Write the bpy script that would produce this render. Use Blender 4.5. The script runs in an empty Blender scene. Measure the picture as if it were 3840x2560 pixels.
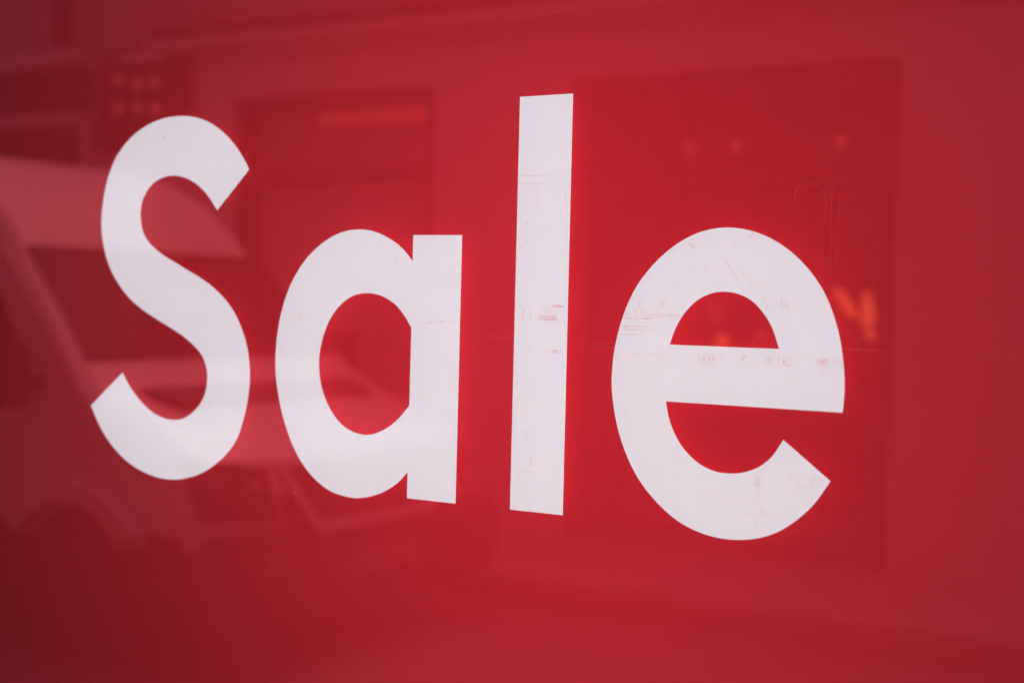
# Red window sign lettered "Sale", lit from behind, with the street mirrored in its glossy face.
# World: the sign lies in the plane y = 0 and faces -y; the street runs along x on the -y side; z is up.
import bpy, bmesh, math, random
from mathutils import Vector, Matrix

scene = bpy.context.scene
R = math.radians

# ------------------------------------------------------------------ camera
CENTRE_Z = 1.506                       # height of the picture's centre on the sign
YAW, PITCH, ROLL, DIST = R(30.401), R(-1.5626), R(1.4158), 1.6
fwd = Vector((-math.sin(YAW) * math.cos(PITCH), math.cos(YAW) * math.cos(PITCH), math.sin(PITCH)))
rgt = Vector((math.cos(YAW), math.sin(YAW), 0.0))
upv = rgt.cross(fwd)
rgt2 = rgt * math.cos(ROLL) + upv * math.sin(ROLL)
upv2 = -rgt * math.sin(ROLL) + upv * math.cos(ROLL)
cam_data = bpy.data.cameras.new("camera")
cam = bpy.data.objects.new("camera", cam_data)
scene.collection.objects.link(cam)
rot = Matrix((rgt2, upv2, -fwd)).transposed()
cam.matrix_world = Matrix.Translation(Vector((0, 0, CENTRE_Z)) - fwd * DIST) @ rot.to_4x4()
cam_data.sensor_width = 36
cam_data.lens = 50
cam_data.clip_start, cam_data.clip_end = 0.05, 500
cam_data.dof.use_dof = True
cam_data.dof.focus_distance = 1.56
cam_data.dof.aperture_fstop = 2.9
scene.camera = cam

# ------------------------------------------------------------------ sky, sun, exposure
SUN_EL, SUN_AZ = R(62), R(20)          # a veiled sun standing over the opposite roofs
world = bpy.data.worlds.new("World")
scene.world = world
world.use_nodes = True
wn = world.node_tree
sky = wn.nodes.new("ShaderNodeTexSky")
sky.sky_type = 'NISHITA'
sky.sun_disc = False
sky.sun_elevation = SUN_EL
sky.sun_rotation = R(180) - SUN_AZ
sky.dust_density = 4.0
bg = wn.nodes["Background"]
bg.inputs["Strength"].default_value = 0.15
wn.links.new(sky.outputs["Color"], bg.inputs["Color"])

sun_data = bpy.data.lights.new("sun", 'SUN')
sun_data.energy = 0.75
sun_data.angle = R(14)
sun_data.color = (1.0, 0.96, 0.92)
sun = bpy.data.objects.new("sun", sun_data)
scene.collection.objects.link(sun)
sun_dir = Vector((-math.sin(SUN_AZ) * math.cos(SUN_EL), -math.cos(SUN_AZ) * math.cos(SUN_EL), math.sin(SUN_EL)))
sun.rotation_euler = sun_dir.to_track_quat('Z', 'Y').to_euler()

# the shop's own lamp, hanging behind the translucent sign
lamp_data = bpy.data.lights.new("shop_lamp", 'AREA')
lamp_data.shape = 'DISK'
lamp_data.size = 0.16
lamp_data.energy = 40
lamp_data.color = (1.0, 0.93, 0.90)
lamp = bpy.data.objects.new("shop_lamp", lamp_data)
scene.collection.objects.link(lamp)
lamp.location = (0.05, 0.92, CENTRE_Z - 0.01)
lamp.rotation_euler = (R(-90), 0, 0)   # shines towards -y, out through the sign

scene.view_settings.view_transform = 'Standard'
scene.view_settings.look = 'None'
scene.view_settings.exposure = 0.56
scene.view_settings.gamma = 1.0
scene.cycles.max_bounces = 8
scene.cycles.diffuse_bounces = 4
scene.cycles.transparent_max_bounces = 16
scene.cycles.caustics_reflective = False
scene.cycles.caustics_refractive = False
scene.cycles.sample_clamp_indirect = 4.0

# ------------------------------------------------------------------ letter outlines and surface marks: (x, z) in mm about the sign's centre
GLYPH_S = [[(-389.9, 203, 1), (-442, 152.1, 1), (-452.1, 164.4, 0), (-464.6, 176.9, 0), (-479.6, 187.3, 0), (-497.1, 194.6, 0), (-515.9, 198.1, 0), (-533.5, 196.9, 0), (-551.2, 190.7, 0), (-563.8, 180.6, 0), (-572.6, 167.6, 0), (-576.2, 153.3, 0), (-575.3, 139.1, 0), (-571.3, 125.7, 0), (-563.3, 114.4, 0), (-552, 105, 0), (-533.5, 94.3, 0), (-512.8, 85.1, 0), (-491.1, 75.5, 0), (-469.7, 66.1, 0), (-449.7, 55.8, 0), (-432.1, 43.9, 0), (-416.9, 30.4, 0), (-404.1, 14.3, 0), (-392.2, -7.7, 0), (-385.1, -30.4, 0), (-382.1, -58.8, 0), (-383.6, -79.2, 0), (-388.7, -103.1, 0), (-401.6, -137.7, 0), (-418, -157.6, 0), (-439.3, -174.6, 0), (-464.1, -187.9, 0), (-489.4, -195.5, 0), (-507.1, -198.5, 0), (-521.7, -199, 0), (-544.7, -197, 0), (-575, -189, 0), (-598.9, -178, 0), (-619.8, -163.5, 0), (-637.5, -146.6, 0), (-651.9, -127.6, 0), (-662.5, -110.5, 1), (-604.2, -62.8, 1), (-596.3, -73.6, 0), (-584.1, -87.1, 0), (-567, -101.5, 0), (-548.5, -112.6, 0), (-530.2, -118.8, 0), (-510, -120.5, 0), (-496.1, -118.4, 0), (-481.9, -111.6, 0), (-465.5, -97.5, 0), (-456.5, -82.1, 0), (-453.4, -63, 0), (-455.7, -48.9, 0), (-463.2, -34.4, 0), (-476.5, -22.9, 0), (-493.7, -12.1, 0), (-513, -2.8, 0), (-532.5, 5.4, 0), (-554.7, 15.1, 0), (-574.7, 25, 0), (-594.9, 37.7, 0), (-612.9, 54.2, 0), (-628.6, 73.3, 0), (-638.6, 92.4, 0), (-645.6, 114.5, 0), (-648.4, 136.9, 0), (-647, 159, 0), (-642.2, 183.1, 0), (-634, 205.9, 0), (-622.5, 225.7, 0), (-607, 241.9, 0), (-589, 255, 0), (-568.4, 265, 0), (-546.8, 271.6, 0), (-527.8, 274.5, 0), (-509, 275.1, 0), (-490.4, 273.6, 0), (-471.8, 269.7, 0), (-453.4, 262.5, 0), (-435, 251.8, 0), (-416.7, 236.6, 0), (-400.9, 219, 0)]]
GLYPH_A = [[(-137.6, 119.8, 1), (-69.8, 119.5, 1), (-70.1, -189.4, 1), (-138.1, -189.3, 1), (-138.2, -158.7, 1), (-153.5, -173.5, 0), (-177.9, -187.5, 0), (-207.8, -195.5, 0), (-228.2, -195.3, 0), (-254.2, -189.8, 0), (-284.4, -171.4, 0), (-308.3, -143.8, 0), (-327.2, -105.6, 0), (-337.2, -71, 0), (-341.1, -43.6, 0), (-340.9, -22, 0), (-336.1, 13.8, 0), (-325.6, 46.4, 0), (-313.3, 69.3, 0), (-294.7, 92.1, 0), (-271.5, 110.2, 0), (-245.4, 122.3, 0), (-216.5, 126.7, 0), (-187.8, 122.3, 0), (-162.4, 110.8, 0), (-150.4, 102.1, 0), (-137.7, 89.3, 1)],
    [(-137.4, 11, 1), (-137.7, -80.2, 1), (-155.6, -99, 0), (-176.6, -112.5, 0), (-198.9, -118.8, 0), (-226.9, -113.8, 0), (-249.7, -96.7, 0), (-266.1, -69.9, 0), (-272.7, -38.9, 0), (-269.8, -12.4, 0), (-259.6, 14.1, 0), (-246.1, 31.8, 0), (-226.5, 45.8, 0), (-203.8, 50.7, 0), (-181.3, 47.8, 0), (-160.4, 37.4, 0), (-146.8, 24, 0)]]
GLYPH_L = [[(2.6, 273.6, 1), (69.8, 273.8, 1), (70.4, -189.1, 1), (2.7, -189.3, 1)]]
GLYPH_E = [[(253.5, 126.4, 0), (279.5, 123.2, 0), (304.2, 113.9, 0), (326.1, 99.6, 0), (343.6, 82.7, 0), (357.8, 63.6, 0), (369, 40.2, 0), (376.6, 15.6, 0), (380.8, -7.8, 0), (382.5, -26.2, 0), (382.6, -41.2, 0), (381.6, -57.1, 1), (190.6, -56.6, 1), (194.5, -73.8, 0), (202.8, -91.9, 0), (214.1, -106.9, 0), (230.7, -119.7, 0), (248.7, -126.2, 0), (266.2, -126.9, 0), (279.8, -124.6, 0), (295.6, -118.1, 0), (309.8, -105.9, 0), (321.3, -88.3, 1), (371.4, -125.9, 1), (355.2, -150.3, 0), (338.1, -167.8, 0), (319.4, -181.4, 0), (299.1, -190.2, 0), (278.3, -194.4, 0), (258.3, -195.1, 0), (238, -192.5, 0), (214.7, -185, 0), (193.5, -172.6, 0), (173.2, -155.1, 0), (157.9, -137, 0), (145.2, -114.8, 0), (135.6, -91, 0), (129.5, -66.8, 0), (126.2, -42.4, 0), (126.3, -27.3, 0), (128.3, -5.1, 0), (134.3, 21.4, 0), (141.8, 42.9, 0), (153.3, 65, 0), (169.9, 85.8, 0), (187.8, 102.1, 0), (208.2, 115.2, 0), (229.7, 123.4, 0)],
    [(193.2, 3.5, 1), (313.9, 3.4, 1), (305.7, 24.8, 0), (296.8, 38.3, 0), (284.2, 50.8, 0), (269.3, 58, 0), (253, 60.3, 0), (238, 58.1, 0), (223, 50.7, 0), (209.3, 37.3, 0), (199.4, 20.9, 0)]]
MARKS = [
    ('e', 1.1, 0.4, [(136.8, 29.4), (155.6, 29.7), (174.2, 30.1)]),
    ('e', 1.1, 0.42, [(134.3, 21.3), (150.5, 21.5), (166.5, 21.9)]),
    ('e', 1.1, 0.22, [(133.1, 17.4), (155.3, 17.9), (177.2, 18.5)]),
    ('e', 1.1, 0.32, [(131.9, 12.6), (147.1, 12.9), (162.1, 13.3)]),
    ('e', 1.0, 0.3, [(174.1, 35.5), (173.7, 31.8)]),
    ('e', 1.0, 0.3, [(176.3, 35.5), (175.9, 31.9)]),
    ('e', 1.0, 0.3, [(178.6, 35.6), (178.1, 32.0)]),
    ('e', 1.0, 0.3, [(180.8, 35.6), (180.4, 32.0)]),
    ('e', 1.0, 0.3, [(183.0, 35.7), (182.6, 32.1)]),
    ('e', 1.0, 0.3, [(185.3, 35.8), (184.8, 32.1)]),
    ('e', 1.0, 0.3, [(187.5, 35.8), (187.1, 32.2)]),
    ('e', 1.0, 0.3, [(189.7, 35.9), (189.3, 32.3)]),
    ('e', 1.0, 0.3, [(191.9, 35.9), (191.5, 32.3)]),
    ('e', 1.0, 0.3, [(194.1, 36.0), (193.7, 32.4)]),
    ('e', 1.0, 0.3, [(196.3, 36.0), (195.9, 32.4)]),
    ('e', 1.0, 0.3, [(198.6, 36.1), (198.1, 32.5)]),
    ('e', 1.0, 0.3, [(200.8, 36.1), (200.3, 32.6)]),
    ('e', 1.0, 0.3, [(203.0, 36.2), (202.5, 32.6)]),
    ('e', 0.8, 0.25, [(171.5, 34.8), (205.5, 34.8)]),
    ('e', 0.8, 0.25, [(174.2, 31.9), (205.3, 32.2)]),
    ('e', 1.2, 0.3, [(141.7, 39.3), (140.3, 30.5)]),
    ('e', 1.2, 0.3, [(145.6, 42.4), (144.8, 32.1)]),
    ('e', 1.2, 0.3, [(151.3, 40.7), (153.1, 33.5)]),
    ('e', 1.2, 0.3, [(153.3, 39.6), (151.7, 30.8)]),
    ('e', 1.2, 0.3, [(160.7, 37.9), (158.8, 30.0)]),
    ('e', 1.2, 0.3, [(164.8, 35.0), (162.9, 29.5)]),
    ('e', 1.2, 0.3, [(168.1, 36.3), (166.2, 30.2)]),
    ('e', 1.2, 0.3, [(170.1, 34.5), (168.2, 29.3)]),
    ('e', 1.2, 0.3, [(172.7, 35.8), (171.1, 30.1)]),
    ('e', 1.2, 0.3, [(155.6, 52.9), (157.8, 42.1)]),
    ('e', 1.2, 0.3, [(153.5, 57.2), (155.5, 51.7)]),
    ('e', 1.2, 0.3, [(159.7, 49.4), (158.5, 45.7)]),
    ('e', 1.2, 0.3, [(162.6, 43.4), (163.3, 39.8)]),
    ('e', 1.2, 0.3, [(171.2, 42.4), (172.0, 40.0)]),
    ('e', 1.2, 0.3, [(179.7, 45.0), (180.2, 42.6)]),
    ('e', 1.2, 0.3, [(183.5, 50.5), (184.4, 43.3)]),
    ('e', 1.2, 0.3, [(186.8, 49.4), (186.5, 46.3)]),
    ('e', 1, 0.22, [(157.4, 37.0), (164.7, 37.2)]),
    ('e', 1.2, 0.22, [(180.2, 50.1), (186.8, 50.0)]),
    ('e', 1.4, 0.25, [(194.6, 49.9), (201.1, 50.8)]),
    ('e', 1, 0.2, [(176.4, 46.7), (185.7, 43.9)]),
    ('e', 1.2, 0.28, [(251.9, 95.2), (258.5, 85.3), (263.0, 78.4), (268.8, 71.5)]),
    ('e', 1.0, 0.2, [(261.0, 85.4), (268.5, 83.1), (277.4, 73.9), (287.4, 68.2), (293.7, 60.2), (297.6, 52.2), (296.5, 47.6)]),
    ('e', 2, 0.35, [(260.3, 107.0), (268.8, 111.6)]),
    ('e', 2, 0.25, [(277.3, 115.7), (284.5, 121.2)]),
    ('e', 2, 0.25, [(212.2, 110.8), (219.4, 105.4)]),
    ('e', 1.6, 0.3, [(233.0, 87.7), (231.2, 79.8)]),
    ('e', 1, 0.15, [(231.7, 118.1), (231.7, 108.1)]),
    ('e', 1.8, 0.18, [(216.4, 77.3), (223.2, 85.0)]),
    ('e', 1.5, 0.12, [(191.6, 64.4), (204.4, 69.4)]),
    ('e', 1.5, 0.12, [(177.2, 63.0), (181.3, 59.5)]),
    ('e', 1.8, 0.35, [(297.7, 42.8), (301.7, 46.8)]),
    ('e', 1.2, 0.3, [(315.6, 54.3), (314.3, 49.1), (315.4, 43.4)]),
    ('e', 2.4, 0.3, [(319.9, 51.0), (320.9, 44.7)]),
    ('e', 1.0, 0.2, [(323.4, 54.5), (324.4, 48.2), (323.1, 43.6)]),
    ('e', 1.2, 0.18, [(307.8, 55.9), (308.6, 50.2)]),
    ('e', 1.2, 0.16, [(337.7, 53.0), (338.7, 46.8)]),
    ('e', 1.4, 0.25, [(299.3, 36.1), (302.4, 35.9)]),
    ('e', 1, 0.15, [(280.9, 80.9), (290.5, 85.6)]),
    ('e', 1, 0.15, [(317.4, 36.6), (321.1, 32.1)]),
    ('e', 1.44, 0.07, [(128.4, -7.0), (128.7, -10.8), (126.9, -14.7)]),
    ('e', 1.28, 0.1, [(129.8, -8.3), (129.7, -11.8), (131.1, -15.4)]),
    ('e', 1.76, 0.09, [(131.6, -7.7), (131.6, -11.7), (132.5, -15.6)]),
    ('e', 1.71, 0.05, [(133.6, -6.4), (132.1, -10.1), (134.9, -13.7)]),
    ('e', 1.86, 0.09, [(135.4, -7.8), (135.0, -10.5), (136.5, -13.2)]),
    ('e', 1.12, 0.04, [(137.2, -8.2), (136.3, -10.7), (138.8, -13.1)]),
    ('e', 1.61, 0.06, [(138.9, -7.4), (138.5, -11.2), (139.3, -14.9)]),
    ('e', 2.11, 0.09, [(140.9, -8.0), (142.3, -10.8), (141.5, -13.6)]),
    ('e', 2.09, 0.11, [(152.8, -8.0), (153.3, -10.4), (151.8, -13.0)]),
    ('e', 1.08, 0.14, [(154.9, -7.3), (156.3, -11.0), (153.5, -15.0)]),
    ('e', 1.35, 0.13, [(156.9, -6.9), (158.0, -11.0), (155.5, -15.3)]),
    ('e', 1.4, 0.14, [(158.8, -6.0), (160.2, -9.6), (158.9, -13.4)]),
    ('e', 1.72, 0.03, [(168.1, -6.6), (167.2, -11.0), (167.9, -15.4)]),
    ('e', 2.04, 0.04, [(169.9, -6.2), (171.3, -10.7), (171.4, -15.3)]),
    ('e', 1.77, 0.09, [(181.3, -6.7), (181.4, -10.3), (181.8, -13.8)]),
    ('e', 1.86, 0.06, [(183.5, -6.8), (182.9, -10.4), (185.2, -13.9)]),
    ('e', 1.5, 0.09, [(185.3, -6.8), (183.9, -11.0), (185.8, -15.2)]),
    ('e', 1.56, 0.06, [(193.7, -5.7), (193.3, -9.5), (194.5, -13.3)]),
    ('e', 1.81, 0.08, [(195.7, -5.5), (195.0, -10.3), (195.7, -14.9)]),
    ('e', 1.38, 0.05, [(197.5, -6.1), (197.8, -10.0), (197.0, -13.9)]),
    ('e', 1.68, 0.07, [(199.2, -7.0), (198.6, -11.0), (198.4, -14.9)]),
    ('e', 1.52, 0.23, [(227.9, -5.6), (226.8, -9.9), (227.4, -14.1)]),
    ('e', 2.03, 0.12, [(229.5, -6.8), (229.0, -10.0), (230.0, -13.2)]),
    ('e', 1.15, 0.2, [(231.5, -5.9), (230.6, -9.9), (232.6, -13.7)]),
    ('e', 1.97, 0.22, [(233.5, -5.3), (234.4, -9.4), (233.1, -13.5)]),
    ('e', 1.6, 0.17, [(228.1, -14.3), (233.9, -14.3)]),
    ('e', 1.2, 0.13, [(228.4, -6.0), (232.8, -5.9)]),
    ('e', 1.33, 0.16, [(235.5, -5.6), (235.2, -8.9), (235.3, -12.1)]),
    ('e', 1.01, 0.28, [(237.2, -6.9), (238.2, -10.4), (238.9, -13.9)]),
    ('e', 1.27, 0.24, [(238.8, -6.9), (239.7, -9.2), (239.4, -11.6)]),
    ('e', 1.27, 0.1, [(240.5, -5.4), (240.7, -9.3), (239.9, -13.3)]),
    ('e', 1.83, 0.28, [(242.5, -4.8), (243.5, -8.1), (243.9, -11.4)]),
    ('e', 1.21, 0.15, [(244.2, -4.7), (244.7, -8.3), (244.4, -11.9)]),
    ('e', 1.41, 0.14, [(245.9, -6.6), (246.9, -9.4), (245.9, -12.2)]),
    ('e', 1.6, 0.17, [(235.8, -14.2), (246.5, -14.0)]),
    ('e', 1.2, 0.13, [(236.0, -5.9), (245.5, -5.6)]),
    ('e', 1.64, 0.12, [(247.5, -5.6), (246.6, -9.7), (248.6, -13.6)]),
    ('e', 1.01, 0.1, [(249.6, -6.5), (250.6, -9.1), (248.2, -11.8)]),
    ('e', 1.51, 0.09, [(251.1, -5.3), (251.8, -8.9), (249.5, -12.6)]),
    ('e', 1.08, 0.14, [(252.3, -4.9), (253.3, -9.3), (251.1, -13.7)]),
    ('e', 1.42, 0.1, [(254.1, -5.3), (254.3, -9.1), (253.7, -13.1)]),
    ('e', 1.67, 0.22, [(301.8, -4.8), (301.5, -8.9), (300.6, -13.0)]),
    ('e', 1.94, 0.16, [(303.2, -4.8), (304.0, -8.2), (303.6, -11.5)]),
    ('e', 1.84, 0.16, [(304.7, -4.8), (305.2, -8.3), (304.7, -11.8)]),
    ('e', 1.09, 0.16, [(306.2, -5.0), (305.9, -8.1), (307.4, -11.1)]),
    ('e', 1.95, 0.13, [(308.2, -4.6), (308.0, -7.6), (307.0, -10.5)]),
    ('e', 1.6, 0.16, [(302.1, -13.1), (309.3, -13.0)]),
    ('e', 1.2, 0.12, [(302.3, -5.0), (308.3, -4.8)]),
    ('e', 1.95, 0.14, [(313.9, -5.3), (314.5, -7.9), (314.1, -10.6)]),
    ('e', 1.17, 0.15, [(315.2, -5.1), (314.0, -9.1), (314.0, -13.1)]),
    ('e', 1.03, 0.16, [(316.5, -5.7), (315.5, -9.1), (317.6, -12.5)]),
    ('e', 1.69, 0.3, [(319.3, -5.6), (318.0, -8.0), (320.1, -10.3)]),
    ('e', 1.9, 0.33, [(320.9, -5.3), (319.7, -9.0), (320.5, -12.7)]),
    ('e', 1.22, 0.16, [(322.6, -5.4), (322.9, -8.8), (323.5, -12.2)]),
    ('e', 1.42, 0.2, [(324.1, -4.4), (323.0, -8.1), (324.2, -11.7)]),
    ('e', 1.19, 0.27, [(326.1, -4.4), (326.7, -7.5), (326.7, -10.6)]),
    ('e', 2.08, 0.14, [(327.7, -4.5), (326.6, -7.7), (328.5, -10.8)]),
    ('e', 1.6, 0.2, [(319.5, -12.8), (328.5, -12.7)]),
    ('e', 1.2, 0.15, [(319.7, -4.8), (327.5, -4.5)]),
    ('e', 1.86, 0.15, [(354.1, -4.5), (353.5, -7.9), (353.3, -11.3)]),
    ('e', 1.83, 0.34, [(355.8, -4.0), (355.2, -7.9), (356.5, -11.7)]),
    ('e', 1.32, 0.15, [(357.3, -5.0), (356.0, -7.9), (357.3, -10.7)]),
    ('e', 1.39, 0.29, [(358.7, -3.6), (357.8, -7.4), (360.3, -11.2)]),
    ('e', 1.6, 0.2, [(354.4, -12.2), (359.6, -12.2)]),
    ('e', 1.2, 0.15, [(354.6, -4.3), (358.7, -4.1)]),
    ('e', 2.0, 0.31, [(360.0, -4.5), (360.1, -7.8), (360.0, -11.0)]),
    ('e', 1.88, 0.34, [(361.7, -5.0), (361.6, -8.1), (361.0, -11.2)]),
    ('e', 2.15, 0.31, [(363.1, -4.7), (362.4, -7.5), (362.2, -10.4)]),
    ('e', 2.03, 0.32, [(364.4, -3.5), (363.8, -6.9), (365.6, -10.1)]),
    ('e', 1.1, 0.12, [(365.8, -3.9), (366.7, -7.0), (365.3, -10.1)]),
    ('e', 1.6, 0.2, [(360.2, -12.1), (367.2, -12.1)]),
    ('e', 1.2, 0.15, [(360.4, -4.2), (366.2, -4.0)]),
    ('e', 1.01, 0.18, [(371.0, -4.3), (370.8, -7.3), (371.0, -10.3)]),
    ('e', 1.47, 0.24, [(372.3, -4.3), (371.3, -6.9), (371.7, -9.5)]),
    ('e', 2.09, 0.12, [(373.9, -3.3), (375.0, -6.4), (373.6, -9.6)]),
    ('e', 1.6, 0.2, [(371.2, -12.0), (375.2, -12.0)]),
    ('e', 1.2, 0.15, [(371.4, -4.1), (374.3, -3.9)]),
    ('e', 1.81, 0.22, [(376.1, -4.6), (376.9, -7.9), (375.5, -11.3)]),
    ('e', 1.64, 0.11, [(377.9, -5.0), (377.9, -7.6), (377.5, -10.2)]),
    ('e', 1.22, 0.22, [(379.6, -4.3), (379.9, -7.3), (378.7, -10.4)]),
    ('e', 1.6, 0.17, [(376.4, -11.9), (381.2, -11.9)]),
    ('e', 1.2, 0.13, [(376.6, -4.0), (380.3, -3.8)]),
    ('e', 1.8, 0.35, [(278.6, -3.4), (277.0, -8.2), (278.3, -10.1), (273.2, -10.1)]),
    ('e', 2.2, 0.35, [(360.3, -15.5), (360.6, -18.9)]),
    ('e', 2.2, 0.35, [(360.2, -20.0), (361.6, -25.6)]),
    ('e', 1.2, 0.12, [(152.7, -7.2), (188.5, -6.4)]),
    ('e', 1, 0.1, [(258.7, -44.7), (264.6, -31.5)]),
    ('e', 1.8, 0.25, [(292.4, -127.6), (299.7, -128.5)]),
    ('e', 1.8, 0.17, [(292.7, -128.7), (299.3, -129.6)]),
    ('e', 1.8, 0.24, [(293.0, -129.7), (299.2, -130.7)]),
    ('e', 1.8, 0.22, [(292.7, -130.7), (298.2, -131.8)]),
    ('e', 1.8, 0.16, [(293.2, -131.8), (299.4, -132.7)]),
    ('e', 1.8, 0.23, [(293.3, -132.8), (298.7, -133.9)]),
    ('e', 1.8, 0.19, [(292.9, -133.9), (299.7, -134.8)]),
    ('e', 1.8, 0.16, [(293.1, -134.9), (298.5, -136.0)]),
    ('e', 1.8, 0.27, [(292.9, -136.0), (298.7, -137.0)]),
    ('e', 1.8, 0.21, [(293.2, -137.0), (299.6, -137.9)]),
    ('e', 0.9, 0.3, [(295.1, -141.7), (298.2, -142.1), (301.2, -141.5)]),
    ('e', 0.9, 0.3, [(297.7, -147.0), (300.8, -147.4), (303.8, -146.8)]),
    ('e', 0.9, 0.35, [(297.2, -150.8), (300.3, -151.3), (303.3, -150.6)]),
    ('e', 0.9, 0.3, [(299.4, -162.3), (301.7, -162.7), (304.0, -162.2)]),
    ('e', 0.9, 0.22, [(297.1, -166.2), (302.0, -166.4), (306.8, -165.6)]),
    ('e', 0.9, 0.1, [(225.2, -148.1), (244.3, -147.2), (263.1, -146.7)]),
    ('e', 0.9, 0.1, [(260.7, -150.9), (278.8, -150.0), (296.6, -149.5)]),
    ('e', 0.9, 0.1, [(300.2, -148.5), (315.3, -147.8), (330.3, -147.6)]),
    ('e', 0.9, 0.08, [(263.4, -154.8), (278.9, -154.0), (294.3, -153.8)]),
    ('e', 0.9, 0.08, [(259.7, -159.2), (282.1, -157.8), (304.1, -156.9)]),
    ('e', 0.9, 0.1, [(258.7, -167.0), (272.4, -166.4), (286.0, -166.2)]),
    ('e', 0.9, 0.14, [(281.1, -166.4), (305.0, -164.8), (328.4, -163.6)]),
    ('e', 1.2, 0.3, [(327.8, -113.2), (328.3, -115.1)]),
    ('e', 1, 0.28, [(328.2, -119.5), (331.4, -127.3), (332.7, -130.6)]),
    ('e', 1, 0.22, [(336.2, -126.9), (341.7, -132.7), (348.3, -135.2), (353.5, -133.4), (358.6, -128.4), (361.3, -121.3)]),
    ('e', 1.4, 0.3, [(352.2, -129.5), (355.6, -125.2), (357.8, -120.5)]),
    ('e', 1, 0.22, [(336.6, -139.4), (339.6, -141.5), (342.1, -144.7), (345.7, -147.2), (353.4, -148.2)]),
    ('e', 1.2, 0.2, [(365.4, -123.2), (364.5, -130.1)]),
    ('e', 1, 0.18, [(326.1, -127.7), (328.7, -135.5)]),
    ('e', 1.4, 0.35, [(242.6, -143.0), (244.0, -147.2)]),
    ('e', 1, 0.15, [(243.6, -147.7), (243.3, -158.4)]),
    ('e', 1.2, 0.18, [(244.7, -160.6), (243.0, -169.1)]),
    ('e', 1.5, 0.15, [(189.6, -130.2), (193.0, -133.5)]),
    ('e', 2.5, 0.2, [(295.5, -175.7), (294.5, -180.5), (296.4, -183.8)]),
    ('e', 1.4, 0.2, [(298.1, -120.8), (295.9, -126.8)]),
    ('e', 1, 0.18, [(301.6, -114.7), (302.0, -121.6)]),
    ('e', 1, 0.2, [(309.8, -126.2), (310.9, -123.2)]),
    ('e', 1.2, 0.12, [(258.7, -44.0), (263.4, -34.3)]),
    ('e', 1.2, 0.12, [(232.9, -44.2), (233.6, -47.1)]),
    ('l', 1.3, 0.42, [(50.3, 41.9), (58.0, 41.8), (65.7, 41.7)]),
    ('l', 1.3, 0.3, [(42.3, 40.2), (54.5, 40.2), (66.6, 40.2)]),
    ('l', 1.3, 0.22, [(37.2, 37.3), (44.8, 37.2), (52.4, 37.1)]),
    ('l', 1.3, 0.32, [(39.0, 34.0), (48.2, 34.0), (57.4, 34.0)]),
    ('l', 1.3, 0.3, [(33.4, 29.9), (45.5, 29.9), (57.5, 30.0)]),
    ('l', 1.3, 0.35, [(33.4, 27.9), (46.0, 27.9), (58.4, 28.0)]),
    ('l', 1.3, 0.45, [(32.6, 25.8), (45.6, 25.9), (58.5, 26.0)]),
    ('l', 1.3, 0.18, [(3.8, 186.1), (25.4, 185.3), (46.7, 184.6)]),
    ('l', 1.3, 0.25, [(5.8, 176.9), (21.4, 176.4), (36.9, 175.8)]),
    ('l', 1.3, 0.4, [(49.5, -8.9), (55.2, -8.9), (60.9, -9.0)]),
    ('l', 1.3, 0.28, [(42.3, -10.4), (53.8, -10.2), (65.2, -10.0)]),
    ('l', 1.3, 0.3, [(51.7, -7.3), (55.6, -7.4), (59.4, -7.5)]),
    ('l', 1.3, 0.15, [(6.8, -145.9), (22.2, -144.9), (37.5, -143.9)]),
    ('l', 1.3, 0.1, [(5.9, 193.1), (14.7, 192.7), (23.4, 192.2)]),
    ('l', 1.2, 0.3, [(53.1, 42.9), (53.5, 38.9)]),
    ('l', 1.2, 0.3, [(54.3, 42.9), (54.7, 38.9)]),
    ('l', 1.2, 0.3, [(55.4, 43.0), (55.8, 39.0)]),
    ('l', 1.2, 0.3, [(56.5, 43.0), (56.9, 39.0)]),
    ('l', 1.2, 0.3, [(57.7, 43.0), (58.1, 39.0)]),
    ('l', 1.2, 0.3, [(58.8, 43.0), (59.2, 39.0)]),
    ('l', 1.4, 0.3, [(18.4, 43.2), (21.6, 35.6)]),
    ('l', 1.4, 0.28, [(22.7, 35.7), (23.9, 26.1)]),
    ('l', 1.4, 0.28, [(14.8, 37.3), (12.8, 24.5)]),
    ('l', 1.4, 0.2, [(12.0, 41.0), (12.8, 35.9)]),
    ('l', 1.4, 0.2, [(27.8, 41.4), (29.7, 37.6)]),
    ('l', 1.4, 0.25, [(24.8, -5.5), (23.2, -11.9)]),
    ('l', 1.4, 0.22, [(16.9, 136.8), (16.9, 127.2)]),
    ('l', 1.4, 0.18, [(21.6, -97.1), (23.7, -110.9)]),
    ('l', 1.4, 0.28, [(28.6, -125.8), (29.5, -139.0)]),
    ('l', 1.4, 0.14, [(29.7, -146.1), (30.6, -156.2)]),
    ('l', 1.4, 0.12, [(12.8, -147.5), (13.2, -162.8)]),
    ('l', 1.4, 0.25, [(64.9, 164.3), (63.2, 155.6)]),
    ('l', 1.4, 0.22, [(60.6, 148.1), (58.5, 141.9)]),
    ('l', 1.4, 0.2, [(38.6, 129.6), (39.2, 125.8)]),
    ('l', 1.4, 0.12, [(28.9, -176.7), (29.7, -184.2)]),
    ('l', 1.4, 0.15, [(5.8, -7.5), (4.8, -15.2)]),
    ('l', 2.2, 0.12, [(26.1, 178.8), (28.5, 177.2)]),
    ('l', 2.2, 0.11, [(23.1, 176.8), (28.5, 175.2)]),
    ('l', 2.2, 0.17, [(25.7, 174.8), (28.9, 173.2)]),
    ('l', 2.2, 0.1, [(24.5, 172.8), (31.6, 171.1)]),
    ('l', 2.2, 0.18, [(25.9, 170.7), (30.9, 169.1)]),
    ('l', 2.2, 0.1, [(24.6, 168.7), (29.1, 167.1)]),
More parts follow.
